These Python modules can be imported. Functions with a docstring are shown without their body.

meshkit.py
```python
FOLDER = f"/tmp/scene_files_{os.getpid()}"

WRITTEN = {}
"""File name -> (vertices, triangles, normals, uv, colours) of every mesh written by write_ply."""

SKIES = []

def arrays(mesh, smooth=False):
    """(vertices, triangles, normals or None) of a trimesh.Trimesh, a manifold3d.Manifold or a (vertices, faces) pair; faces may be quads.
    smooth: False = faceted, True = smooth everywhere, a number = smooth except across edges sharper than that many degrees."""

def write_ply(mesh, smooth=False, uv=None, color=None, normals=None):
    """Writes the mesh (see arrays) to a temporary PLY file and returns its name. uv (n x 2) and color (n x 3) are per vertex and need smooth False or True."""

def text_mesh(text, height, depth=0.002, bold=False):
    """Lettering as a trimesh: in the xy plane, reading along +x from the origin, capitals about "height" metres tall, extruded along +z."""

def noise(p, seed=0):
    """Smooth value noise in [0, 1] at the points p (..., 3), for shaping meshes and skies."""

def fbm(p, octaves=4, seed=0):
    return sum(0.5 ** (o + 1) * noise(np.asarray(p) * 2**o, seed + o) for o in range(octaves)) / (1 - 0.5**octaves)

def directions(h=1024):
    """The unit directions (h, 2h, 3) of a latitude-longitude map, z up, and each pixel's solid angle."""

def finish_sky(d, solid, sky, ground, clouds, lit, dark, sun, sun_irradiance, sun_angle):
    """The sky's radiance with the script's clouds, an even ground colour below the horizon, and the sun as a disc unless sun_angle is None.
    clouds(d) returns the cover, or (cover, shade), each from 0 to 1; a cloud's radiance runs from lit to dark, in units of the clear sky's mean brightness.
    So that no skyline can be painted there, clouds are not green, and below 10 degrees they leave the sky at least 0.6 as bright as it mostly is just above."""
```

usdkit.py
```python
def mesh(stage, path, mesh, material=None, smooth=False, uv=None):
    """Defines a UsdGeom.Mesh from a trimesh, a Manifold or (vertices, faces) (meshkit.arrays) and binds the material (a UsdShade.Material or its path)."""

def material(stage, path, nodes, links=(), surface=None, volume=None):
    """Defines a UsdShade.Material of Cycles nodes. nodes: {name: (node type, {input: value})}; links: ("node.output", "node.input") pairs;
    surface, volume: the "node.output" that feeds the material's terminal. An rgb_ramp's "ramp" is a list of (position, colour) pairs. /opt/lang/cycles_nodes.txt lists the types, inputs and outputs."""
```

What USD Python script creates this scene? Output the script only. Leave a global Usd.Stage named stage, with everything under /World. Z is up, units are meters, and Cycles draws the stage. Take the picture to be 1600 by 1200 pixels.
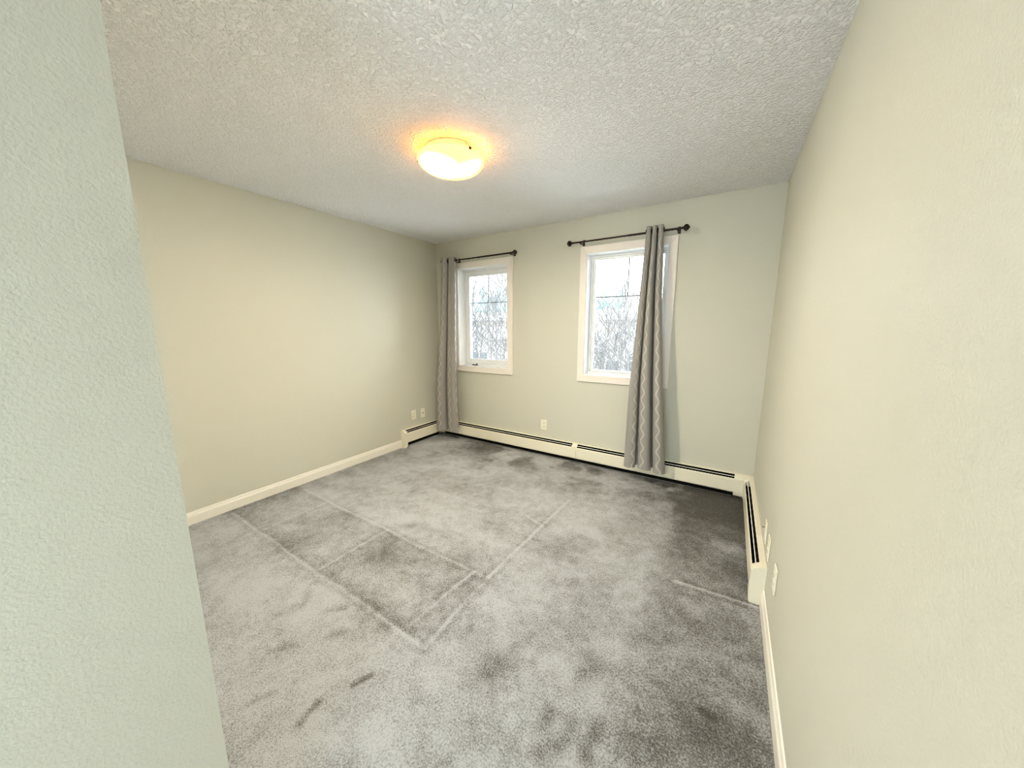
import math, random
import numpy as np
import trimesh
from shapely.geometry import Polygon, box as sbox
from pxr import Usd, UsdGeom, UsdLux, UsdShade, Sdf, Gf, Vt
import usdkit, meshkit

stage = Usd.Stage.CreateInMemory()
UsdGeom.SetStageUpAxis(stage, UsdGeom.Tokens.z)
UsdGeom.SetStageMetersPerUnit(stage, 1.0)
UsdGeom.Xform.Define(stage, '/World')
UsdGeom.Scope.Define(stage, '/World/Looks')
PI = math.pi

# ------------------------------------------------------------------ camera, sky, exposure
CAM = (3.2117, -3.3006, 1.4119)
YAW, PITCH, ROLL = -0.5639, -0.1639, -0.0012
FOCAL_PX = 535.6
EXPOSURE = 2.18
cam = UsdGeom.Camera.Define(stage, '/World/camera')
cam.CreateHorizontalApertureAttr(36.0)
cam.CreateVerticalApertureAttr(27.0)
cam.CreateFocalLengthAttr(36.0 * FOCAL_PX / 1600)
cam.CreateClippingRangeAttr(Gf.Vec2f(0.05, 500))
cam.CreateExposureAttr(EXPOSURE)
_cy, _sy, _cp, _sp = math.cos(YAW), math.sin(YAW), math.cos(PITCH), math.sin(PITCH)
_f = np.array([_sy * _cp, _cy * _cp, _sp]); _r = np.array([_cy, -_sy, 0.0]); _u = np.cross(_r, _f)
_r2 = math.cos(ROLL) * _r + math.sin(ROLL) * _u; _u2 = -math.sin(ROLL) * _r + math.cos(ROLL) * _u
cam.AddTransformOp().Set(Gf.Matrix4d(*_r2, 0, *_u2, 0, *(-_f), 0, *CAM, 1))

# overcast winter sky, one even tone all round
SKY_LEVEL = 0.72
sky = UsdLux.DomeLight.Define(stage, '/World/sky')
sky.CreateIntensityAttr(SKY_LEVEL)
sky.CreateColorAttr(Gf.Vec3f(0.87, 0.95, 1.0))

LAMP_RIM = (1.0, 0.62, 0.13)       # the ceiling lamp's frosted glass: deep yellow towards its rim,
LAMP_RIM_LEVEL = 0.30
LAMP_HOT = (1.0, 0.925, 0.80)       # warm white over its two bulbs
LAMP_HOT_LEVEL = 150.0
LAMP_BULB = (1.0, 0.36, 0.05)      # the bulbs themselves, which also light the ceiling through the gap above the bowl
LAMP_BULB_LEVEL = 19.0

# ------------------------------------------------------------------ room measures (metres)
W, H = 3.468, 2.44                 # back wall width, ceiling height
YF = -3.10                         # near wall
XJ = 2.26                          # corner where the entry passage begins
YE = -4.6                          # end of the passage
HW = 0.205                         # heater height

# ------------------------------------------------------------------ helpers
_used = {}


def path_for(name, parent=None):
    base = (parent.GetPath().pathString if parent is not None else '/World') + '/'
    k = _used.get(base + name, 0)
    _used[base + name] = k + 1
    return base + (name if k == 0 else f'{name}_{k:03d}')


def tag(p, label=None, cat=None, group=None, kind=None):
    for k, v in (('label', label), ('category', cat), ('group', group), ('kind', kind)):
        if v:
            p.SetCustomDataByKey(k, v)
    return p


def obj(name, mesh, mat, parent=None, smooth=False, uv=None):
    return usdkit.mesh(stage, path_for(name, parent), mesh, mat, smooth=smooth, uv=uv).GetPrim()


def thing(name, loc=(0, 0, 0), rotz=0.0, label=None, cat=None, group=None, kind=None):
    x = UsdGeom.Xform.Define(stage, path_for(name))
    x.AddTranslateOp().Set(Gf.Vec3d(*map(float, loc)))
    x.AddRotateZOp().Set(float(math.degrees(rotz)))
    return tag(x.GetPrim(), label, cat, group, kind)


def copy_of(proto, name, loc, rotz=0.0, scale=1.0, label=None):
    x = UsdGeom.Xform.Define(stage, path_for(name))
    x.GetPrim().GetReferences().AddInternalReference(proto.GetPath())
    x.ClearXformOpOrder()
    x.AddTranslateOp().Set(Gf.Vec3d(*map(float, loc)))
    x.AddRotateZOp().Set(float(math.degrees(rotz)))
    x.AddScaleOp().Set(Gf.Vec3f(scale, scale, scale))
    x.GetPrim().SetInstanceable(True)
    if label:
        x.GetPrim().SetCustomDataByKey('label', label)
    return x.GetPrim()


def join(*ms):
    return trimesh.util.concatenate([m for m in ms])


def bx(x0, x1, y0, y1, z0, z1, c=0.0):
    """A box, with its edges chamfered by c."""
    if c <= 0:
        m = trimesh.creation.box([x1 - x0, y1 - y0, z1 - z0])
        m.apply_translation([(x0 + x1) / 2, (y0 + y1) / 2, (z0 + z1) / 2])
        return m
    pts = []
    for x, sx in ((x0, 1), (x1, -1)):
        for y, sy in ((y0, 1), (y1, -1)):
            for z, sz in ((z0, 1), (z1, -1)):
                pts += [(x + sx * c, y + sy * c, z), (x + sx * c, y, z + sz * c), (x, y + sy * c, z + sz * c)]
    return trimesh.convex.convex_hull(np.array(pts))


def extrude(poly, h):
    if not isinstance(poly, Polygon):
        poly = Polygon(poly)
    return trimesh.creation.extrude_polygon(poly, h, engine='earcut')


def basis(m, ex, ey, ez, o=(0, 0, 0)):
    T = np.eye(4)
    T[:3, 0], T[:3, 1], T[:3, 2], T[:3, 3] = ex, ey, ez, o
    m = m.copy()
    m.apply_transform(T)
    return m


def lathe(profile, n=32):
    """profile: (radius, height) rows; about z."""
    return trimesh.creation.revolve(np.array(profile, float), sections=n)


def tube(pts, radii, n=6, cap=True):
    pts = np.asarray(pts, float)
    radii = np.broadcast_to(np.asarray(radii, float), (len(pts),))
    t = np.gradient(pts, axis=0)
    t /= np.linalg.norm(t, axis=1, keepdims=True)
    ref = np.array([0, 0, 1.0]) if abs(t[0][2]) < 0.9 else np.array([1.0, 0, 0])
    v = []
    for p, d, r in zip(pts, t, radii):
        a = np.cross(d, ref); a /= np.linalg.norm(a)
        b = np.cross(d, a)
        for k in range(n):
            g = 2 * PI * k / n
            v.append(p + r * (math.cos(g) * a + math.sin(g) * b))
    f = []
    for i in range(len(pts) - 1):
        for k in range(n):
            a, b = i * n + k, i * n + (k + 1) % n
            f += [(a, a + n, b), (b, a + n, b + n)]
    if cap:
        v += [pts[0], pts[-1]]
        c0, c1 = len(v) - 2, len(v) - 1
        m = (len(pts) - 1) * n
        for k in range(n):
            f += [(c0, k, (k + 1) % n), (c1, m + (k + 1) % n, m + k)]
    return trimesh.Trimesh(np.array(v), np.array(f), process=False)


def mat(name, nodes, links=(), surface='p.BSDF'):
    return usdkit.material(stage, '/World/Looks/' + name, nodes, links, surface=surface)


def plain(name, color, rough=0.5, spec=0.5, **kw):
    return mat(name, {'p': ('principled_bsdf', dict(base_color=color, roughness=rough, specular_ior_level=spec, **kw))})


# ------------------------------------------------------------------ materials
def relief(name, color, scale, dist, rough, color2=None, detail=2.0, spec=0.3):
    nodes = {'g': ('geometry', {}),
             'n': ('noise_texture', dict(scale=scale, detail=detail, roughness=0.55)),
             'b': ('bump', dict(strength=1.0, distance=dist)),
             'p': ('principled_bsdf', dict(base_color=color, roughness=rough, specular_ior_level=spec))}
    links = [('g.position', 'n.vector'), ('n.fac', 'b.height'), ('b.normal', 'p.normal')]
    return mat(name, nodes, links)


wall_paint = relief('wall_paint', (0.60, 0.59, 0.50), 150, 0.0011, 0.55, spec=0.3)

ceiling_stipple = mat('ceiling_stipple', {
    'g': ('geometry', {}),
    'n': ('noise_texture', dict(scale=72, detail=2.5, roughness=0.55, distortion=0.4)),
    'r': ('map_range', dict(range_type='smoothstep', from_min=0.40, from_max=0.68, to_min=0, to_max=1)),
    'b': ('bump', dict(strength=1.0, distance=0.0085)),
    'p': ('principled_bsdf', dict(base_color=(0.93, 0.93, 0.93), roughness=0.85, specular_ior_level=0.2)),
}, [('g.position', 'n.vector'), ('n.fac', 'r.value'), ('r.result', 'b.height'), ('b.normal', 'p.normal')])

trim_paint = plain('trim_paint', (0.84, 0.81, 0.72), 0.35)
casing_paint = plain('casing_paint', (0.83, 0.77, 0.70), 0.4)
vinyl = plain('window_vinyl', (0.84, 0.85, 0.85), 0.3)
grille_grey = plain('grille_grey', (0.10, 0.11, 0.12), 0.4)
heater_enamel = plain('heater_enamel', (0.82, 0.78, 0.63), 0.3)
heater_dark = plain('heater_dark', (0.008, 0.007, 0.006), 0.9, 0.1)  # near-black colour stands in for the shade inside the heaters
fin_metal = plain('fin_metal', (0.03, 0.03, 0.03), 0.6, 0.2)
damper_paint = plain('damper_paint', (0.80, 0.77, 0.72), 0.35)
plate_plastic = plain('plate_plastic', (0.86, 0.82, 0.68), 0.35)
slot_dark = plain('slot_dark', (0.03, 0.025, 0.02), 0.7)
bronze = plain('dark_bronze', (0.022, 0.014, 0.012), 0.35, 0.5, metallic=0.4)
nail_metal = plain('nail_metal', (0.05, 0.05, 0.05), 0.5)
handle_dark = plain('handle_dark', (0.05, 0.05, 0.055), 0.4)

glass = mat('window_glass', {
    't': ('transparent_bsdf', dict(color=(0.96, 0.98, 0.98))),
    'g': ('glossy_bsdf', dict(color=(1, 1, 1), roughness=0.02)),
    'f': ('fresnel', dict(IOR=1.45)),
    'm': ('mix_closure', {}),
}, [('f.fac', 'm.fac'), ('t.BSDF', 'm.closure1'), ('g.BSDF', 'm.closure2')], surface='m.closure')

# cut-pile carpet: two yarn tones by the nap primvar (pile lie, plus shade painted under the windows), fine speckle from the tufts
carpet = mat('carpet_pile', {
    'g': ('geometry', {}),
    'a': ('attribute', dict(attribute='nap')),
    's': ('separate_color', {}),
    'n1': ('noise_texture', dict(scale=165, detail=3.0, roughness=0.65)),
    'n2': ('noise_texture', dict(scale=330, detail=2.0, roughness=0.6)),
    'c1': ('map_range', dict(from_min=0.30, from_max=0.70, to_min=-0.38, to_max=0.38)),
    'add': ('math', dict(math_type='add', use_clamp=True)),
    'ramp': ('rgb_ramp', dict(ramp=[(0.0, (0.085, 0.077, 0.064)), (0.35, (0.225, 0.218, 0.205)), (0.65, (0.45, 0.456, 0.465)), (1.0, (0.665, 0.68, 0.705))])),
    'h': ('math', dict(math_type='add')),
    'b': ('bump', dict(strength=1.0, distance=0.006)),
    'p': ('principled_bsdf', dict(roughness=0.95, specular_ior_level=0.05, sheen_weight=0.15, sheen_roughness=0.5)),
}, [('g.position', 'n1.vector'), ('g.position', 'n2.vector'), ('n1.fac', 'c1.value'), ('a.color', 's.color'),
    ('s.r', 'add.value1'), ('c1.result', 'add.value2'), ('add.value', 'ramp.fac'), ('ramp.color', 'p.base_color'),
    ('n1.fac', 'h.value1'), ('n2.fac', 'h.value2'), ('h.value', 'b.height'), ('b.normal', 'p.normal')])

# curtain cloth: taupe with paler mirrored wavy lines woven in; st is in metres of cloth
cloth = mat('curtain_cloth', {
    't': ('texture_coordinate', {}),
    'sx': ('separate_xyz', {}),
    'pp': ('math', dict(math_type='pingpong', value2=0.125)),
    'k': ('math', dict(math_type='multiply', value2=2 * PI / 0.125)),
    'sin': ('math', dict(math_type='sine')),
    'amp': ('math', dict(math_type='multiply_add', value2=0.015, value3=0.0625)),
    'd': ('math', dict(math_type='subtract')),
    'ab': ('math', dict(math_type='absolute')),
    'line': ('map_range', dict(range_type='smoothstep', from_min=0.0055, from_max=0.0085, to_min=1, to_max=0)),
    'n': ('noise_texture', dict(scale=420, detail=1.0)),
    'base': ('mix_color', dict(a=(0.34, 0.32, 0.295), b=(0.44, 0.42, 0.39))),
    'mx': ('mix_color', dict(b=(0.60, 0.57, 0.51))),
    'p': ('principled_bsdf', dict(roughness=0.45, specular_ior_level=0.4, sheen_weight=0.2)),
    'tr': ('translucent_bsdf', {}),
    'mc': ('mix_closure', dict(fac=0.22)),
}, [('t.UV', 'sx.vector'), ('sx.x', 'pp.value1'), ('sx.y', 'k.value1'), ('k.value', 'sin.value1'), ('sin.value', 'amp.value1'),
    ('pp.value', 'd.value1'), ('amp.value', 'd.value2'), ('d.value', 'ab.value1'), ('ab.value', 'line.value'),
    ('n.fac', 'base.fac'), ('base.result', 'mx.a'), ('line.result', 'mx.fac'), ('mx.result', 'p.base_color'), ('mx.result', 'tr.color'),
    ('p.BSDF', 'mc.closure1'), ('tr.BSDF', 'mc.closure2')], surface='mc.closure')

LX, LY, LR = 1.715, -1.610, 0.197
BULBS = [(LX - 0.015, LY - 0.065, 2.345), (LX + 0.105, LY + 0.025, 2.345)]
lamp_glass = mat('lamp_glass', {
    'g': ('geometry', {}),
    'd1': ('vector_math', dict(math_type='distance', vector2=BULBS[0])),
    'd2': ('vector_math', dict(math_type='distance', vector2=BULBS[1])),
    'm1': ('map_range', dict(range_type='smootherstep', from_min=0.150, from_max=0.030, to_min=0, to_max=1)),
    'm2': ('map_range', dict(range_type='smootherstep', from_min=0.090, from_max=0.025, to_min=0, to_max=1)),
    'mx': ('math', dict(math_type='maximum')),
    'pw': ('math', dict(math_type='power', value2=2.2)),
    'c': ('mix_color', dict(a=LAMP_RIM, b=LAMP_HOT)),
    'nz': ('separate_xyz', {}),
    'out': ('math', dict(math_type='less_than', value2=0.02)),
    'es': ('math', dict(math_type='multiply')),
    'st': ('map_range', dict(from_min=0, from_max=1, to_min=LAMP_RIM_LEVEL, to_max=LAMP_HOT_LEVEL)),
    'df': ('principled_bsdf', dict(base_color=(0.80, 0.72, 0.5), roughness=0.25)),
    'e': ('emission', {}),
    'a': ('add_closure', {}),
}, [('g.position', 'd1.vector1'), ('g.position', 'd2.vector1'), ('d1.value', 'm1.value'), ('d2.value', 'm2.value'),
    ('m1.result', 'mx.value1'), ('m2.result', 'mx.value2'), ('mx.value', 'c.fac'), ('mx.value', 'pw.value1'), ('pw.value', 'st.value'),
    ('c.result', 'e.color'), ('g.true_normal', 'nz.vector'), ('nz.z', 'out.value1'), ('out.value', 'es.value1'), ('st.result', 'es.value2'), ('es.value', 'e.strength'), ('df.BSDF', 'a.closure1'), ('e.emission', 'a.closure2')], surface='a.closure')
bulb_glow = mat('bulb_glow', {'e': ('emission', dict(color=LAMP_BULB, strength=LAMP_BULB_LEVEL))}, surface='e.emission')
lamp_pan_paint = plain('lamp_pan_paint', (0.8, 0.78, 0.7), 0.4)

snow = plain('snow', (0.86, 0.88, 0.92), 0.9, 0.1)
bark = plain('bark', (0.11, 0.104, 0.10), 0.9, 0.1)
frost_bark = plain('frosted_twigs', (0.30, 0.46, 0.50), 0.9, 0.1)
siding_tan = plain('siding_tan', (0.40, 0.34, 0.27), 0.8, 0.1)
siding_grey = plain('siding_grey', (0.55, 0.54, 0.53), 0.8, 0.1)
fascia_brown = plain('fascia_brown', (0.16, 0.14, 0.135), 0.7, 0.1)
house_glass = plain('house_glass', (0.04, 0.05, 0.06), 0.1, 0.5)

# ------------------------------------------------------------------ openings
WZ0, WZ1 = 0.937, 2.105            # clear height inside the casings
WIN = [(0.350, 1.074), (1.985, 2.709)]
CW, CT = 0.067, 0.019              # casing width, thickness
WALL_T = 0.20


def plane(name, poly, z, m, up=True):
    e = extrude(poly, 0.12)
    e.apply_translation([0, 0, z - (0.12 if up else 0)])
    return e


# ------------------------------------------------------------------ setting: ceiling and walls
shell = Polygon([(-0.12, WALL_T), (W + 0.12, WALL_T), (W + 0.12, YE - 0.12), (XJ - 0.12, YE - 0.12), (XJ - 0.12, YF - 0.12), (-0.12, YF - 0.12)])
tag(obj('ceiling', plane('ceiling', shell, H, None, up=False), ceiling_stipple), 'white stippled ceiling above the room', kind='structure')

back = Polygon([(-0.12, -0.02), (W + 0.12, -0.02), (W + 0.12, H), (-0.12, H)],
               [[(a, WZ0), (b, WZ0), (b, WZ1), (a, WZ1)] for a, b in WIN])
tag(obj('wall_back', basis(extrude(back, WALL_T), (1, 0, 0), (0, 0, 1), (0, -1, 0), (0, WALL_T, 0)), wall_paint),
    'cream painted wall with the two windows', kind='structure')
tag(obj('wall_left', bx(-0.12, 0, YF - 0.12, 0, -0.02, H), wall_paint), 'plain cream wall on the left', kind='structure')
tag(obj('wall_right', bx(W, W + 0.12, YE - 0.12, 0, -0.02, H), wall_paint), 'plain cream wall close on the right', kind='structure')
front = extrude(Polygon([(0, YF), (XJ, YF), (XJ, YE), (XJ - 0.12, YE), (XJ - 0.12, YF - 0.12), (0, YF - 0.12)]), H + 0.02)
front.apply_translation([0, 0, -0.02])
tag(obj('wall_front', front, wall_paint), 'outside corner of the near wall beside the entry', kind='structure')
DX0, DX1, DZ1 = XJ + 0.08, W - 0.08, 2.14  # opening for the added fill-daylight door
endw = Polygon([(XJ - 0.12, -0.02), (W, -0.02), (W, H), (XJ - 0.12, H)], [[(DX0, 0.02), (DX1, 0.02), (DX1, DZ1), (DX0, DZ1)]])
tag(obj('wall_passage', basis(extrude(endw, 0.12), (1, 0, 0), (0, 0, 1), (0, -1, 0), (0, YE, 0)), wall_paint), 'wall at the end of the entry passage', kind='structure')

# ------------------------------------------------------------------ setting: carpet


def smooth(a, b, x):
    t = np.clip((x - a) / (b - a), 0, 1)
    return t * t * (3 - 2 * t)


def seg_dist(x, y, a, b):
    a, b = np.array(a, float), np.array(b, float)
    d = b - a
    t = np.clip(((x - a[0]) * d[0] + (y - a[1]) * d[1]) / (d @ d), 0, 1)
    return np.hypot(x - a[0] - t * d[0], y - a[1] - t * d[1])


CREASES = [((0.07, -2.385), (2.18, -2.40)), ((0.14, -1.888), (2.185, -1.895)), ((0.525, -2.36), (0.53, -1.905)),
           ((1.268, -2.37), (1.277, -1.895)), ((2.03, -2.37), (2.06, -1.90)), ((2.175, -2.38), (2.158, -1.88)),
           ((2.158, -1.88), (2.174, -1.274)), ((2.174, -1.274), (2.195, -0.80)), ((3.066, -1.347), (3.458, -1.332)),
           ((2.01, -1.205), (2.186, -1.267))]
SCUFFS = [((2.01, -2.845), (1.994, -2.775), 0.016, 0.75), ((2.05, -2.662), (2.075, -2.600), 0.014, 0.75), ((1.40, -2.50), (1.44, -2.54), 0.03, 0.3),
          ((1.42, -2.63), (1.46, -2.58), 0.03, 0.3), ((2.76, -2.39), (2.77, -2.33), 0.035, 0.5), ((2.85, -2.36), (2.85, -2.31), 0.03, 0.6),
          ((2.92, -2.38), (2.93, -2.28), 0.03, 0.6), ((2.81, -2.16), (2.84, -2.08), 0.05, 0.4), ((2.80, -2.45), (2.82, -2.41), 0.035, 0.5),
          ((2.28, -2.25), (2.29, -2.22), 0.03, 0.3), ((2.48, -2.32), (2.48, -2.28), 0.05, 0.25), ((1.36, -1.77), (1.37, -1.75), 0.04, 0.3),
          ((1.77, -2.93), (1.80, -2.86), 0.012, 0.35), ((1.60, -2.78), (1.66, -2.70), 0.012, 0.2), ((3.24, -2.02), (3.28, -2.03), 0.014, 0.6),
          ((0.957, -1.38), (0.97, -1.36), 0.04, 0.2), ((1.60, -2.52), (1.66, -2.46), 0.02, 0.35), ((1.75, -2.60), (1.79, -2.54), 0.02, 0.3)]

st = 0.0075
gx = np.arange(0, W + st, st); gx[-1] = W
gy = np.arange(YE, 0 + st, st); gy[-1] = 0
X, Y = np.meshgrid(gx, gy)
P3 = np.stack([X, Y, np.zeros_like(X)], -1)
fb = lambda s, sd, o=4, ax=1.0, ay=1.0: meshkit.fbm(P3 * [s * ax, s * ay, 1] + [11.3 * sd, 7.7 * sd, 0.37 * sd], o, sd)
wx, wy = (fb(2.2, 3) - 0.5) * 0.35, (fb(2.2, 5) - 0.5) * 0.35
cloud = fb(3.2, 1, 5)                      # broad trodden patches
streak = fb(9.0, 2, 3, 0.55, 1.0)          # brush strokes
fine = fb(26.0, 13, 2)
nap = 0.78 + 0.66 * (cloud - 0.5) + 0.50 * (streak - 0.5) + 0.35 * (fine - 0.5)
# pile toned darker along the right wall, and patchily under the windows
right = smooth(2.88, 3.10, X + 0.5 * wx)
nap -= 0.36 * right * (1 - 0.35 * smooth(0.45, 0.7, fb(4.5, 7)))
under = smooth(-0.75, -0.10, Y + wy) * smooth(0.25, 0.9, X)
nap -= 0.42 * under * (0.25 + 1.1 * smooth(0.42, 0.6, fb(4.0, 8)))  # shade below the windows painted into the pile tone
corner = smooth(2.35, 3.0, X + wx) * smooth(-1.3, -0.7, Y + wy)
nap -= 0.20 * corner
# the two vacuumed panels, a little darker than the rest
panel = smooth(-2.43, -2.37, Y) * smooth(-1.86, -1.92, Y) * smooth(2.22, 2.16, X)
nap -= 0.10 * panel
nap -= 0.10 * panel * (smooth(0.16, 0.02, Y + 2.39) + smooth(0.14, 0.0, np.abs(X - 1.32))) * (0.4 + fb(6, 15, 2))
nap += 0.06 * smooth(-2.42, -2.55, Y) * smooth(2.3, 1.9, X)
nap -= 0.14 * smooth(0.30, 0.05, X) * smooth(-3.0, -2.2, Y)
z = -0.004 + 0.004 * (meshkit.fbm(P3 * 85, 2, 9) - 0.5) + 0.006 * (cloud - 0.5) * 0.6
for k, (a, b) in enumerate(CREASES):
    d = seg_dist(X + 0.10 * wx + 0.010 * (streak - 0.5), Y + 0.10 * wy + 0.010 * (streak - 0.5), a, b)
    soft = np.clip(1.8 * fb(6, 20 + k, 2) - 0.05, 0.65, 1.2) if k != 8 else 1.5
    rise = np.exp(-(d / 0.009) ** 2)
    nap += 0.26 * rise * soft
    nap -= 0.09 * np.exp(-((d - 0.025) / 0.014) ** 2) * soft
    z += 0.0035 * rise * soft
d = seg_dist(X, Y, (3.06, -1.345), (3.14, -1.36)); nap += 0.25 * np.exp(-(d / 0.03) ** 2)
for a, b, r, amt in SCUFFS:
    d = seg_dist(X + 0.05 * wx, Y + 0.05 * wy, a, b)
    e = np.exp(-(d / r) ** 2) * (0.5 + fb(14, 41, 2))
    nap -= amt * 0.75 * e
    z -= 0.004 * e
nap = np.clip(nap, 0.0, 1.0)
z = np.minimum(z, 0.0)
V = np.stack([X, Y, z], -1).reshape(-1, 3)
ny, nx = X.shape
idx = np.arange(ny * nx).reshape(ny, nx)
q = np.stack([idx[:-1, :-1], idx[:-1, 1:], idx[1:, 1:], idx[1:, :-1]], -1).reshape(-1, 4)
cen = V[q].mean(1)
q = q[~((cen[:, 0] < XJ - 0.05) & (cen[:, 1] < YF - 0.05))]
usedv = np.unique(q); remap = np.full(len(V), -1); remap[usedv] = np.arange(len(usedv))
fl = UsdGeom.Mesh.Define(stage, path_for('floor'))
fl.CreatePointsAttr(Vt.Vec3fArray.FromNumpy(V[usedv].astype(np.float32)))
fl.CreateFaceVertexCountsAttr(Vt.IntArray.FromNumpy(np.full(len(q), 4, np.int32)))
fl.CreateFaceVertexIndicesAttr(Vt.IntArray.FromNumpy(remap[q].astype(np.int32).ravel()))
fl.CreateSubdivisionSchemeAttr('none')
dzx, dzy = np.gradient(z, gx, axis=1), np.gradient(z, gy, axis=0)
nr = np.stack([-dzx, -dzy, np.ones_like(z)], -1).reshape(-1, 3)[usedv]
nr /= np.linalg.norm(nr, axis=1, keepdims=True)
fl.CreateNormalsAttr(Vt.Vec3fArray.FromNumpy(nr.astype(np.float32))); fl.SetNormalsInterpolation('vertex')
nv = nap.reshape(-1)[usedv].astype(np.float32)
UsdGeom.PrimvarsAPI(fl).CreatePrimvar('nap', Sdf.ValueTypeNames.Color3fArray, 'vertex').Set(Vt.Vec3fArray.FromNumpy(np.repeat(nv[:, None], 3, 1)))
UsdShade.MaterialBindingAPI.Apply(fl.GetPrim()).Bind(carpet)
tag(fl.GetPrim(), 'grey cut pile carpet with vacuum and furniture marks', kind='structure')

# ------------------------------------------------------------------ setting: baseboards
bprof = Polygon([(0, 0), (0.013, 0), (0.013, 0.066), (0.0115, 0.072), (0.0085, 0.078), (0.007, 0.088), (0.005, 0.095), (0, 0.097)])


def run(profile, length, side, at, z0=0.0):
    """Extrudes a (depth, height) profile along a wall: side 'left' (wall x=0), 'right' (x=W) or 'back' (y=0); at = where it starts, going to -y or +x."""
    e = extrude(profile, length)
    if side == 'left':
        return basis(e, (1, 0, 0), (0, 0, 1), (0, -1, 0), (0, at, z0))
    if side == 'right':
        m = basis(e, (-1, 0, 0), (0, 0, 1), (0, -1, 0), (W, at, z0)); m.invert(); return m
    m = basis(e, (0, -1, 0), (0, 0, 1), (1, 0, 0), (at, 0, z0)); m.invert(); return m


YL, YR = -0.694, -1.304            # near ends of the left and right heaters
tag(obj('baseboard_left', run(bprof, YL - YF, 'left', YL, -0.008), trim_paint), 'white baseboard along the left wall', kind='structure')
tag(obj('baseboard_right', run(bprof, YR - YE, 'right', YR, -0.008), trim_paint), 'white baseboard along the right wall', kind='structure')

# ------------------------------------------------------------------ setting: windows


def ring(x0, x1, z0, z1, w, y0, y1):
    p = Polygon([(x0, z0), (x1, z0), (x1, z1), (x0, z1)], [[(x0 + w, z0 + w), (x1 - w, z0 + w), (x1 - w, z1 - w), (x0 + w, z1 - w)]])
    return basis(extrude(p, y1 - y0), (1, 0, 0), (0, 0, 1), (0, -1, 0), (0, y1, 0))


def mitred(x0, x1, z0, z1, w, side):
    a = [(x0 - w, z0 - w), (x1 + w, z0 - w), (x1 + w, z1 + w), (x0 - w, z1 + w)]
    b = [(x0, z0), (x1, z0), (x1, z1), (x0, z1)]
    i = dict(bottom=0, right=1, top=2, left=3)[side]
    j = (i + 1) % 4
    outer = np.array([a[i], a[j], b[j], b[i]])
    inner = Polygon(outer).buffer(-0.003, join_style=2)
    c = np.array(inner.exterior.coords)[:4]
    pts = [(p[0], 0.0, p[1]) for p in outer] + [(p[0], -CT + 0.003, p[1]) for p in outer] + [(p[0], -CT, p[1]) for p in c]
    return trimesh.convex.convex_hull(np.array(pts))


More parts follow.
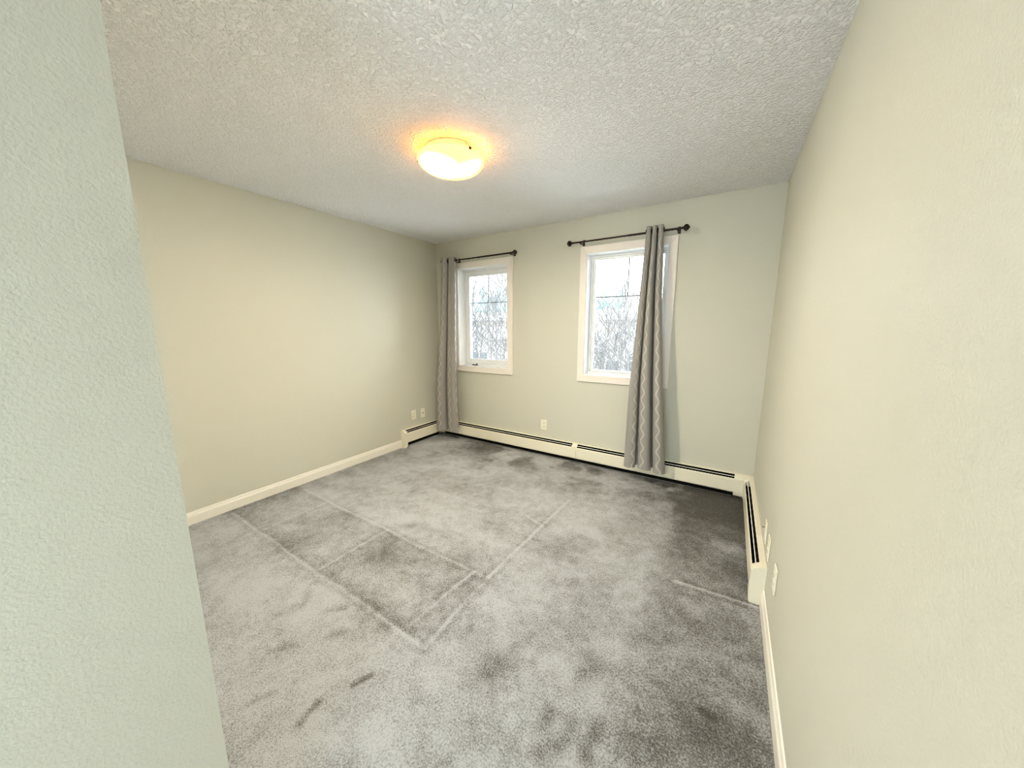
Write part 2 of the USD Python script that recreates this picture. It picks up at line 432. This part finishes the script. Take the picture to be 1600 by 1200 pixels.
def make_window(n, x0, x1, sash, text):
    t = thing(f'window_{n}', label=text, kind='structure')
    for s in ('left', 'right', 'top', 'bottom'):
        obj('casing', mitred(x0, x1, WZ0, WZ1, CW, s), casing_paint, t)
    j = 0.006
    for m in (bx(x0, x0 + j, -0.012, 0.10, WZ0, WZ1), bx(x1 - j, x1, -0.012, 0.10, WZ0, WZ1),
              bx(x0 + j, x1 - j, -0.012, 0.10, WZ1 - j, WZ1), bx(x0 + j, x1 - j, -0.012, 0.10, WZ0, WZ0 + j)):
        obj('jamb_board', m, vinyl, t)
    y = 0.088
    obj('window_frame', ring(x0 + j, x1 - j, WZ0 + j, WZ1 - j, 0.022, y, 0.17), vinyl, t)
    i = j + 0.022
    sw = 0.048 if sash else 0.012
    s = obj('sash', ring(x0 + i + 0.002, x1 - i - 0.002, WZ0 + i + 0.002, WZ1 - i - 0.002, sw, y + 0.012, 0.155), vinyl, t)
    g0, g1, h0, h1 = x0 + i + sw, x1 - i - sw, WZ0 + i + sw, WZ1 - i - sw
    obj('glazing_bead', ring(g0 + 0.001, g1 - 0.001, h0 + 0.001, h1 - 0.001, 0.008, y + 0.018, 0.12), vinyl, s)
    obj('pane', bx(g0, g1, 0.124, 0.128, h0, h1), glass, t)
    zm = 1.705
    obj('grille_bar', bx(g0, g1, 0.130, 0.138, zm - 0.005, zm + 0.005), grille_grey, t)
    obj('grille_bar', bx((x0 + x1) / 2 - 0.004, (x0 + x1) / 2 + 0.004, 0.130, 0.138, zm + 0.005, h1), grille_grey, t)
    if sash:
        c = obj('crank_base', bx(x0 + 0.15, x0 + 0.24, 0.060, y + 0.01, WZ0 + j, WZ0 + j + 0.018, 0.004), vinyl, t)
        tag(obj('crank_handle', join(bx(x0 + 0.155, x0 + 0.235, 0.042, 0.060, WZ0 + j + 0.004, WZ0 + j + 0.014, 0.003),
                 lathe([(0, 0), (0.008, 0), (0.008, 0.022), (0, 0.022)], 12).apply_translation([x0 + 0.228, 0.05, WZ0 + j + 0.004])), handle_dark, c), 'dark folding crank handle')
    return t


make_window(1, *WIN[0], True, 'left casement window with white casing and crank handle')
make_window(2, *WIN[1], False, 'right window with white casing, partly behind the curtain')

pd = thing('added_door_1', label='added unseen glazed door for fill daylight at the end of the entry passage', kind='structure')  # made-up door, added to let fill daylight in from behind the camera
for a_, b_ in ((DX0, (DX0 + DX1) / 2 + 0.02), ((DX0 + DX1) / 2 - 0.02, DX1)):
    yy = YE - 0.06 if a_ == DX0 else YE - 0.10
    fr_ = obj('door_panel', ring(a_, b_, 0.02, DZ1, 0.05, yy, yy + 0.035), vinyl, pd)
    obj('pane', bx(a_ + 0.05, b_ - 0.05, yy + 0.015, yy + 0.019, 0.07, DZ1 - 0.05), glass, fr_)

# ------------------------------------------------------------------ baseboard heaters
def sheet(pts, t=0.002):
    from shapely.geometry import LineString
    return LineString(pts).buffer(t / 2, cap_style=2, join_style=2)


HOOD = sheet([(0.001, 0.100), (0.001, 0.204), (0.023, 0.204), (0.0265, 0.2028), (0.0275, 0.2005)])
DAMPER = sheet([(0.0395, 0.1882), (0.0438, 0.1845)], 0.0018)
PANEL = sheet([(0.0555, 0.1735), (0.0600, 0.1720), (0.0625, 0.166), (0.0625, 0.062), (0.054, 0.052)])
FULL = Polygon([(0, 0.03), (0.060, 0.03), (0.0645, 0.055), (0.0645, 0.170), (0.062, 0.179), (0.055, 0.1845), (0.026, 0.2045), (0.020, 0.2065), (0, 0.2065)])
CAP = Polygon([(0, -0.006), (0.060, -0.006), (0.0655, 0.05), (0.0655, 0.168), (0.064, 0.178), (0.057, 0.187), (0.045, 0.196), (0.028, 0.205), (0.018, 0.2075), (0, 0.2075)])
STRAP = Polygon([(0, 0.208), (0.022, 0.2085), (0.030, 0.2055), (0.057, 0.187), (0.065, 0.180), (0.0668, 0.168), (0.0668, 0.148),
                 (0.0636, 0.148), (0.0636, 0.167), (0.0610, 0.1745), (0.0545, 0.182), (0.027, 0.2045), (0.019, 0.2055), (0, 0.2055)])


def heater(label, side, s0, s1, cap=None, corners=(), joints=()):
    """A hot-water baseboard heater along a wall from s0 to s1 (distance along it)."""
    t = thing('baseboard_heater', label=label, cat='baseboard heater')
    L = s1 - s0
    R = lambda prof, a, b: run(prof, b - a, side, (a if side == 'back' else -a))
    obj('back_panel', R(Polygon([(0.0005, 0.0), (0.003, 0.0), (0.003, 0.198), (0.0005, 0.198)]), s0, s1), heater_dark, t)
    obj('hood', R(HOOD, s0, s1), heater_enamel, t)
    obj('damper_blade', R(DAMPER, s0, s1), damper_paint, t)
    cuts = [s0] + [0.5 * (a + b) + 0.02 for a, b in joints] + [s1]
    for a, b in zip(cuts[:-1], cuts[1:]):
        obj('front_panel', R(PANEL, a + 0.001, b - 0.001), heater_enamel, t)
    obj('heating_element', R(Polygon([(0.006, 0.06), (0.050, 0.06), (0.050, 0.150), (0.006, 0.150)]), s0, s1), heater_dark, t)
    for a, b in corners:
        obj('corner_cover', R(FULL, a, b), heater_enamel, t)
    for a, b in joints:
        obj('joint_cover', R(STRAP, a, b), heater_enamel, t)
    if cap:
        c = obj('end_cap', R(CAP, *cap), heater_enamel, t)
    return t


heater('short white baseboard heater on the left wall, in the corner', 'left', 0.066, -YL - 0.01, cap=(-YL - 0.045, -YL))
heater('long white baseboard heater along the window wall', 'back', 0.0, W, corners=[(0.0, 0.10), (W - 0.128, W)], joints=[(1.901, 1.958)])
heater('white baseboard heater along the right wall', 'right', 0.066, -YR - 0.01, cap=(-YR - 0.05, -YR), corners=[(0.066, 0.105)])

# ------------------------------------------------------------------ electrical plates


def wall_plate(side, s, zc, label, sort):
    """sort: duplex, blank or jack. Built facing +x at the origin, then turned to its wall."""
    loc, rz = dict(left=((0, -s, zc), 0), right=((W, -s, zc), PI), back=((s, 0, zc), -PI / 2))[side]
    t = thing('wall_outlet' if sort == 'duplex' else 'wall_jack', loc, rz, label, 'outlet' if sort == 'duplex' else 'wall plate')
    obj('cover_plate', bx(0.0004, 0.0065, -0.036, 0.036, -0.058, 0.058, 0.0025), plate_plastic, t)
    if sort == 'duplex':
        for zz in (-0.0195, 0.0195):
            r = obj('receptacle', bx(0.005, 0.0085, -0.0165, 0.0165, zz - 0.014, zz + 0.014, 0.0015), plate_plastic, t)
            for yy, hh in ((-0.0065, 0.004), (0.0065, 0.005)):
                obj('slot', bx(0.0075, 0.0088, yy - 0.001, yy + 0.001, zz - hh + 0.002, zz + hh + 0.002), slot_dark, r)
            obj('slot', basis(lathe([(0, 0), (0.0024, 0), (0.0024, 0.0012), (0, 0.0012)], 10), (0, 1, 0), (0, 0, 1), (1, 0, 0), (0.0076, 0, zz - 0.008)), slot_dark, r)
        obj('screw', basis(lathe([(0, 0), (0.003, 0), (0.0022, 0.0012), (0, 0.0015)], 12), (0, 1, 0), (0, 0, 1), (1, 0, 0), (0.0063, 0, 0)), plate_plastic, t)
    elif sort == 'jack':
        obj('jack', basis(lathe([(0.0035, 0), (0.0055, 0), (0.0055, 0.008), (0.0035, 0.008), (0.0035, 0)], 16), (0, 1, 0), (0, 0, 1), (1, 0, 0), (0.006, 0, 0)), slot_dark, t)
        for zz in (-0.041, 0.041):
            obj('screw', basis(lathe([(0, 0), (0.003, 0), (0.0022, 0.0012), (0, 0.0015)], 12), (0, 1, 0), (0, 0, 1), (1, 0, 0), (0.0063, 0, zz)), plate_plastic, t)
    else:
        obj('rocker', bx(0.005, 0.0085, -0.0165, 0.0165, -0.033, 0.033, 0.0015), plate_plastic, t)
        for zz in (-0.048, 0.048):
            obj('screw', basis(lathe([(0, 0), (0.003, 0), (0.0022, 0.0012), (0, 0.0015)], 12), (0, 1, 0), (0, 0, 1), (1, 0, 0), (0.0063, 0, zz)), plate_plastic, t)
    return t


wall_plate('left', 0.486, 0.352, 'cream electrical outlet above the short heater, farther from the corner', 'duplex')
wall_plate('left', 0.340, 0.347, 'cream jack plate with a centre hole, nearer the corner curtain', 'jack')
wall_plate('back', 1.544, 0.346, 'cream electrical outlet on the window wall below and between the windows', 'duplex')
wall_plate('right', 1.125, 0.318, 'white plate on the right wall farthest from the camera, beside the nail', 'blank')
wall_plate('right', 1.290, 0.318, 'middle of the three white plates on the right wall', 'duplex')
wall_plate('right', 1.567, 0.330, 'white plate on the right wall nearest the camera', 'duplex')
n_ = thing('nail', (W, -1.053, 0.305), PI, 'small dark nail sticking out of the right wall above the heater', 'nail')
obj('shank', basis(lathe([(0, 0), (0.0014, 0), (0.0014, 0.012), (0, 0.012)], 8), (0, 1, 0), (0, 0, 1), (1, 0, 0), (-0.001, 0, 0)), nail_metal, n_)
obj('head', basis(lathe([(0, 0.010), (0.0045, 0.0105), (0.004, 0.013), (0, 0.014)], 12), (0, 1, 0), (0, 0, 1), (1, 0, 0)), nail_metal, n_)

# ------------------------------------------------------------------ curtain rods


def finial_mesh(direction):
    n, m = 40, 34
    t = np.linspace(0, 1, m)
    v, f = [], []
    for i, a in enumerate(t):
        if a < 0.22:
            r = 0.0075 + 0.006 * math.exp(-((a - 0.10) / 0.04) ** 2)
        else:
            b = (a - 0.22) / 0.78
            r = 0.0075 + 0.0165 * math.sin(PI * min(1, b * 0.98 + 0.02) ** 0.75) if b < 0.999 else 0.001
            r = max(0.0008, r - 0.0068 * smooth(0.75, 1.0, b))
        for k in range(n):
            g = 2 * PI * k / n
            rr = r
            if a > 0.24:
                rr = r * (1 + 0.13 * math.cos(7 * g + 7 * a) * math.sin(PI * (a - 0.22) / 0.78))
            v.append((direction * a * 0.062, rr * math.cos(g), rr * math.sin(g)))
    for i in range(m - 1):
        for k in range(n):
            a, b = i * n + k, i * n + (k + 1) % n
            f += [(a, b, a + n), (b, b + n, a + n)]
    me = trimesh.Trimesh(np.array(v), np.array(f), process=False)
    if direction < 0:
        me.invert()
    return me


def curtain_rod(x0, x1, z0, brackets, ends, label):
    t = thing('curtain_rod', (0, -0.09, z0), 0, label, 'curtain rod')
    xm = x0 + 0.55 * (x1 - x0)
    obj('rod', tube([(x0, 0, 0), (xm, 0, 0), (xm + 0.001, 0, 0), (x1, 0, 0)], [0.0075, 0.0075, 0.0088, 0.0088], 16), bronze, t, smooth=40)
    for e in ends:
        obj('finial', finial_mesh(-1 if e == x0 else 1).apply_translation([e, 0, 0]), bronze, t, smooth=50)
    for b in brackets:
        br = obj('bracket', join(bx(b - 0.011, b + 0.011, 0.082, 0.0895, -0.020, 0.035, 0.002),
                                 bx(b - 0.006, b + 0.006, 0.004, 0.084, -0.016, -0.008, 0.001),
                                 basis(extrude(Polygon([(r * math.cos(a), r * math.sin(a)) for r, s in ((0.0135, 1), (0.0098, -1)) for a in np.linspace(PI, 2 * PI, 13)[::s]]), 0.014),
                                       (0, 1, 0), (0, 0, 1), (1, 0, 0), (b - 0.007, 0, 0))), bronze, t)
        obj('thumb_screw', basis(lathe([(0, 0), (0.003, 0), (0.003, 0.006), (0.005, 0.006), (0.005, 0.009), (0, 0.010)], 10), (1, 0, 0), (0, -1, 0), (0, 0, -1), (b, 0, -0.011)), bronze, br)
    return t


curtain_rod(0.17, 1.185, 2.19, [0.385, 1.165], [1.185], 'dark bronze curtain rod above the left window')
curtain_rod(1.868, 2.802, 2.20, [1.945, 2.775], [1.868, 2.802], 'dark bronze curtain rod above the right window, pointed finials at both ends')

# ------------------------------------------------------------------ curtains


def curtain(name, xs, y_top, y_bot, ztop, zbot, folds, amp, phase, cloth_w, seed, zrod, label, omega=0.16):
    """xs: rows (z, x left, x right). A grommet curtain drawn together in deep folds; two faces 2 mm apart."""
    t = thing(name, (0, 0, 0), 0, label, 'curtain')
    nu, nv = 36 * folds + 1, 110
    u = np.linspace(0, 1, nu)
    zz = np.linspace(ztop, zbot, nv)
    xs = np.array(sorted(xs))
    rng = np.random.RandomState(seed)
    jit = rng.uniform(-1, 1, (4, 6))
    P = np.zeros((nv, nu, 3))
    # one fold: a rounded front lobe pinched at its back, then a narrow valley
    th = np.radians(np.linspace(-136, 136, 33))
    lobe = np.stack([np.sin(th) * 0.40, -np.cos(th)], -1)
    gap = 0.5 - abs(lobe[-1, 0])
    g = np.linspace(0, PI, 9)[1:-1]
    valley = np.stack([0.5 - gap * np.cos(g), lobe[-1, 1] + 0.80 * np.sin(g)], -1)
    unit = np.concatenate([np.concatenate([lobe, valley]) + [k, 0] for k in range(folds)])[:-len(valley)]
    base = np.stack([unit[:, 0] + 0.40, unit[:, 1]], -1)
    base[:, 0] /= base[:, 0].max()
    nu = len(base); u = np.linspace(0, 1, nu); fold = np.minimum((u * folds).astype(int), folds - 1)
    P = np.zeros((nv, nu, 3))
    fj = rng.uniform(-1, 1, (folds, 3))
    for i, zv in enumerate(zz):
        h = (ztop - zv) / (ztop - zbot)
        l, r = np.interp(zv, xs[:, 0], xs[:, 1]), np.interp(zv, xs[:, 0], xs[:, 2])
        y0 = y_top + (y_bot - y_top) * smooth(0.0, 0.9, np.array(h))
        A = amp * (1 + 0.22 * np.sin(2 * PI * u + jit[0, 2] * 3) * h + 0.06 * np.sin(6 * h + 9 * u))
        bx_ = base[:, 0] + 0.030 * np.sin(2 * PI * u + 1.7 * h + jit[1, 0]) * h * np.sin(PI * u) + 0.012 * np.sin(5.0 * h + 7 * u)
        bx_ = (bx_ - bx_.min()) / (bx_.max() - bx_.min())
        P[i, :, 0] = l + (r - l) * bx_
        P[i, :, 1] = y0 + (0.72 + 0.28 * smooth(0.0, 0.25, h)) * A * (base[:, 1] - 0.1)
        P[i, :, 2] = zv + 0.004 * np.sin(9 * u + seed) * h
    arc = np.concatenate([[0], np.cumsum(np.linalg.norm(np.diff(P[-1], axis=0), axis=1))])
    du, dv = np.gradient(P, axis=1), np.gradient(P, axis=0)
    n = np.cross(dv, du); n /= np.linalg.norm(n, axis=2, keepdims=True)
    fr, bk = P + n * 0.0009, P - n * 0.0009
    V = np.concatenate([fr.reshape(-1, 3), bk.reshape(-1, 3)])
    idx = np.arange(nv * nu).reshape(nv, nu)
    N = nv * nu
    a, b, c, d = idx[:-1, :-1].ravel(), idx[:-1, 1:].ravel(), idx[1:, 1:].ravel(), idx[1:, :-1].ravel()
    F = [np.stack([a, d, c], 1), np.stack([a, c, b], 1), np.stack([a, c, d], 1) + N, np.stack([a, b, c], 1) + N]
    for line in (idx[0], idx[-1], idx[:, 0], idx[:, -1]):
        p, q_ = line[:-1], line[1:]
        F += [np.stack([p, q_, q_ + N], 1), np.stack([p, q_ + N, p + N], 1)]
    uvs = np.stack(np.broadcast_arrays(arc[None, :] + cloth_w, zz[:, None]), -1).reshape(-1, 2)
    obj('cloth_panel', (V, np.concatenate(F)), cloth, t, smooth=True, uv=np.concatenate([uvs, uvs]))
    # grommets where the folds cross the rod
    i = int(np.argmin(np.abs(zz - zrod)))
    ys = P[i, :, 1] - y_top
    for k in np.nonzero(np.sign(ys[:-1]) != np.sign(ys[1:]))[0]:
        tg = du[i, k] / np.linalg.norm(du[i, k]); nn = n[i, k]
        ring_ = trimesh.creation.torus(0.0185, 0.0042, 24, 8)
        obj('grommet', basis(ring_, tg, np.cross(nn, tg), nn, (P[i, k] + P[i, k + 1]) / 2), bronze, t, smooth=True)
    return t


curtain('curtain', [(2.26, 2.535, 2.668), (1.69, 2.514, 2.690), (0.9, 2.478, 2.752), (0.11, 2.468, 2.826)], -0.09, -0.158, 2.245, 0.140, 3, 0.047, 0.0,
        0.035, 4, 2.20, 'grey patterned curtain hanging in front of the right window')
curtain('curtain', [(2.25, 0.185, 0.395), (1.5, 0.165, 0.392), (0.7, 0.085, 0.415), (0.09, 0.079, 0.436)], -0.09, -0.158, 2.232, 0.118, 2, 0.046, 0.0,
        0.02, 9, 2.19, 'grey patterned curtain hanging in the corner beside the left window')

# ------------------------------------------------------------------ ceiling lamp
lamp = thing('ceiling_light', (LX, LY, H), 0, 'lit round flush ceiling lamp with a frosted glass bowl', 'ceiling lamp')
obj('base_pan', lathe([(0, 0), (0.150, 0), (0.155, -0.004), (0.150, -0.018), (0.144, -0.020), (0, -0.020), (0, 0)][::-1], 48), lamp_pan_paint, lamp, smooth=40)
RZ, DEP = -0.050, 0.076


def bowl(r, d, n):
    return [(r * math.cos(a) ** 0.9 if a < PI / 2 - 1e-6 else 0.0, -d * math.sin(a)) for a in np.linspace(0, PI / 2, n)]


outer = [(r, RZ + zz) for r, zz in bowl(LR, DEP, 22)]
inner = [(r, RZ + 0.001 + zz) for r, zz in bowl(LR - 0.005, DEP - 0.004, 22)]
shade = obj('glass_bowl', lathe(outer[::-1] + [(LR, RZ + 0.003), (LR - 0.005, RZ + 0.003)] + inner, 72), lamp_glass, lamp, smooth=40)
for k in range(3):
    a = math.radians((-16, 97, 211)[k])
    m = join(bx(LR - 0.008, LR + 0.005, -0.007, 0.007, RZ - 0.006, RZ + 0.006, 0.0015),
             tube([(0.150, 0, -0.010), (0.176, 0, -0.022), (LR, 0, RZ + 0.004)], 0.0013, 6))
    m.apply_transform(trimesh.transformations.rotation_matrix(a, (0, 0, 1)))
    obj('clip', m, bronze, lamp)
for bx_, by_, _z in BULBS:
    sx, sy = bx_ - LX, by_ - LY
    s_ = obj('socket', lathe([(0, -0.0), (0.014, -0.0), (0.014, -0.012), (0, -0.012)], 16).apply_translation([sx, sy, -0.019]), lamp_pan_paint, lamp)
    bl = trimesh.creation.icosphere(3, 0.026); bl.apply_translation([sx, sy, -0.056])
    obj('bulb', bl, bulb_glow, lamp, smooth=True)

# ------------------------------------------------------------------ outside: snowy ground, houses, bare trees
GZ = -6.0
gr = np.meshgrid(np.linspace(-120, 100, 46), np.linspace(-110, 130, 33))
gz = GZ + 0.5 * (meshkit.fbm(np.stack([gr[0] * 0.07, gr[1] * 0.07, 0 * gr[0]], -1), 3, 4) - 0.5)
gi = np.arange(46 * 33).reshape(33, 46)
gq = np.stack([gi[:-1, :-1], gi[:-1, 1:], gi[1:, 1:], gi[1:, :-1]], -1).reshape(-1, 4)
tag(obj('snow_ground', (np.stack([gr[0], gr[1], gz], -1).reshape(-1, 3), gq), snow, smooth=True), 'snow covered ground outside the windows', kind='structure')


def house(x, y, w, d, eave, ridge, rz, label, siding, gable_front=True):
    """A snow-roofed house; its gable faces the room when gable_front."""
    t = thing('house', (x, y, GZ), rz, label, 'house')
    if not gable_front:
        w, d = d, w
    prof = Polygon([(-w / 2, 0), (w / 2, 0), (w / 2, eave), (0, ridge), (-w / 2, eave)])
    turn = (lambda m: m) if gable_front else (lambda m: m.apply_transform(trimesh.transformations.rotation_matrix(PI / 2, (0, 0, 1))))
    obj('wall', turn(basis(extrude(prof, d), (1, 0, 0), (0, 0, 1), (0, -1, 0), (0, d / 2, 0))), siding, t)
    oh = 0.45
    sl = (ridge - eave) / (w / 2)
    for s in (-1, 1):
        a, b = (0, ridge + 0.03), (s * (w / 2 + oh), eave - sl * oh + 0.03)
        roof = Polygon([a, b, (b[0], b[1] + 0.28), (0, ridge + 0.32)])
        r = obj('roof', turn(basis(extrude(roof, d + 2 * oh), (1, 0, 0), (0, 0, 1), (0, -1, 0), (0, d / 2 + oh, 0))), snow, t)
        fas = Polygon([(0, ridge + 0.02), (b[0], b[1] - 0.01), (b[0], b[1] - 0.24), (0, ridge - 0.22)])
        for yy in (-d / 2 - oh - 0.03, d / 2 + oh - 0.03):
            obj('fascia', turn(basis(extrude(fas, 0.06), (1, 0, 0), (0, 0, 1), (0, -1, 0), (0, yy + 0.06, 0))), fascia_brown, r)
        obj('eave_board', turn(bx(min(b[0], b[0] + s * 0.06), max(b[0], b[0] + s * 0.06), -d / 2 - oh, d / 2 + oh, b[1] - 0.2, b[1] + 0.02)), fascia_brown, r)
    spots = [(-0.25, 0.62), (0.25, 0.62)] if gable_front else [(-0.32, 0.6), (0.0, 0.6), (0.32, 0.6)]
    span = w if gable_front else d
    face = -d / 2 if gable_front else -w / 2
    for fx, fz in spots:
        wx, wz = fx * span, fz * eave
        wn = obj('window', bx(wx - 0.7, wx + 0.7, face - 0.05, face + 0.02, wz - 0.6, wz + 0.6), vinyl, t)
        obj('pane', bx(wx - 0.6, wx + 0.6, face - 0.06, face - 0.045, wz - 0.5, wz + 0.5), house_glass, wn)
    return t


def at(yaw_deg, y):
    return CAM[0] + math.tan(math.radians(yaw_deg)) * (y - CAM[1])


house(at(-38.6, 36), 36, 2.9, 8, 6.15, 7.15, 0.0, 'narrow snow roofed gable unit, leftmost through the left window', siding_grey)
house(at(-34.8, 36), 36, 2.9, 8, 6.1, 7.1, 0.0, 'narrow snow roofed gable unit on the right through the left window', siding_grey)
house(at(-36.5, 46), 46, 19, 9, 8.5, 9.6, 0.06, 'long tan house behind the gabled pair, seen through the left window', siding_tan, False)
house(at(-12.9, 34), 34, 3.6, 8, 6.0, 7.2, 0.0, 'snow roofed gable unit through the right window, beside the curtain', siding_grey)
house(at(-19.0, 35), 35, 3.6, 8, 5.2, 6.3, 0.0, 'lower snow roofed gable unit at the left side of the right window', siding_grey)
house(at(-17.0, 44), 44, 16, 9, 8.4, 9.5, 0.0, 'long tan house across the right window behind the trees', siding_tan, False)


def tree_proto(name, seed, height, mat_, label, group, spread=0.30, n_br=19, twigs=4, r0=0.058, tw=0.016):
    rng = random.Random(seed)
    t = thing(name, (0, 0, 0), 0, label, 'tree', group)
    m = 12
    lean = (rng.uniform(-0.5, 0.5), rng.uniform(-0.3, 0.3))
    wob = [rng.uniform(0, 6.28) for _ in range(2)]
    tr = [(lean[0] * a * a + 0.10 * math.sin(4 * a + wob[0]) * a, lean[1] * a * a + 0.10 * math.sin(5 * a + wob[1]) * a, a * height) for a in np.linspace(0, 1, m)]
    obj('trunk', tube(tr, [r0 * (1 - 0.88 * a) for a in np.linspace(0, 1, m)], 6), mat_, t)
    parts = []
    tr = np.array(tr)
    for k in range(n_br):
        a = rng.uniform(0.42, 0.97)
        p = np.array([np.interp(a, np.linspace(0, 1, m), tr[:, j]) for j in range(3)])
        g = rng.uniform(0, 6.28)
        ln = height * spread * (1.15 - a) * rng.uniform(0.7, 1.2) + 0.35
        up = rng.uniform(0.7, 1.5)
        d = np.array([math.cos(g), math.sin(g), up]); d /= np.linalg.norm(d)
        pts = [p]
        for s in range(3):
            d = d + np.array([rng.uniform(-.22, .22), rng.uniform(-.22, .22), rng.uniform(0, .22)]); d /= np.linalg.norm(d)
            pts.append(pts[-1] + d * ln / 3)
        br = max(tw * 1.5, r0 * (1 - 0.88 * a) * 0.6)
        parts.append(tube(pts, np.linspace(br, tw, 4), 4, cap=False))
        for w_ in range(twigs):
            b = rng.uniform(0.3, 0.95)
            q0 = np.array([np.interp(b * 3, range(4), np.array(pts)[:, j]) for j in range(3)])
            e = d + np.array([rng.uniform(-.8, .8), rng.uniform(-.8, .8), rng.uniform(-.1, .5)]); e /= np.linalg.norm(e)
            tl = ln * rng.uniform(0.25, 0.55)
            q1 = q0 + e * tl * 0.5
            q2 = q1 + (e + np.array([rng.uniform(-.3, .3), rng.uniform(-.3, .3), 0.2])) * tl * 0.5
            parts.append(tube([q0, q1, q2], [tw, tw * 0.85, tw * 0.6], 3, cap=False))
    tag(obj('crown', join(*parts), mat_, t), kind='stuff')
    return t


rng = random.Random(7)


def grove(name, ranges, y0, y1, heights, label, group, m, scatter, **kw):
    """Trees in the part of the view (yaw from, to, count) that one window shows; a few kinds, then copies."""
    lo, hi, n = ranges
    pr = []
    for k in range(n):
        y = y0 + (y1 - y0) * ((k * 0.618 + rng.uniform(0, 0.12)) % 1.0)
        x, sc = at(lo + (hi - lo) * (k + rng.uniform(0.2, 0.8)) / n, y), rng.uniform(0.88, 1.12)
        if k < len(heights):
            p = tree_proto(name, scatter + k, heights[k], m, label, group, **kw)
            UsdGeom.Xformable(p).GetOrderedXformOps()[0].Set(Gf.Vec3d(x, y, GZ))
            pr.append(p)
        else:
            copy_of(pr[k % len(pr)], name, (x, y, GZ), rng.uniform(0, 6.28), sc)


grove('bare_tree', (-42.5, -30.5, 20), 10, 21, (9.2, 10.2, 9.6, 10.8), 'slender bare tree of the thicket outside the left window', 'bare trees outside the left window', bark, 100)
grove('bare_tree', (-21.5, -9.5, 18), 10, 21, (7.8, 8.8, 8.3, 9.3), 'slender bare tree of the thicket outside the right window', 'bare trees outside the right window', bark, 120)
kw = dict(spread=0.24, n_br=70, twigs=7, r0=0.14, tw=0.045)
grove('frosted_tree', (-42, -31, 11), 52, 62, (15.2, 14.2), 'pale blue frosted tree behind the roofs, through the left window', 'frosted trees beyond the left window', frost_bark, 200, **kw)
grove('frosted_tree', (-21.5, -15, 7), 52, 62, (13.0, 12.2), 'pale blue frosted tree behind the roofs, through the right window', 'frosted trees beyond the right window', frost_bark, 220, **kw)
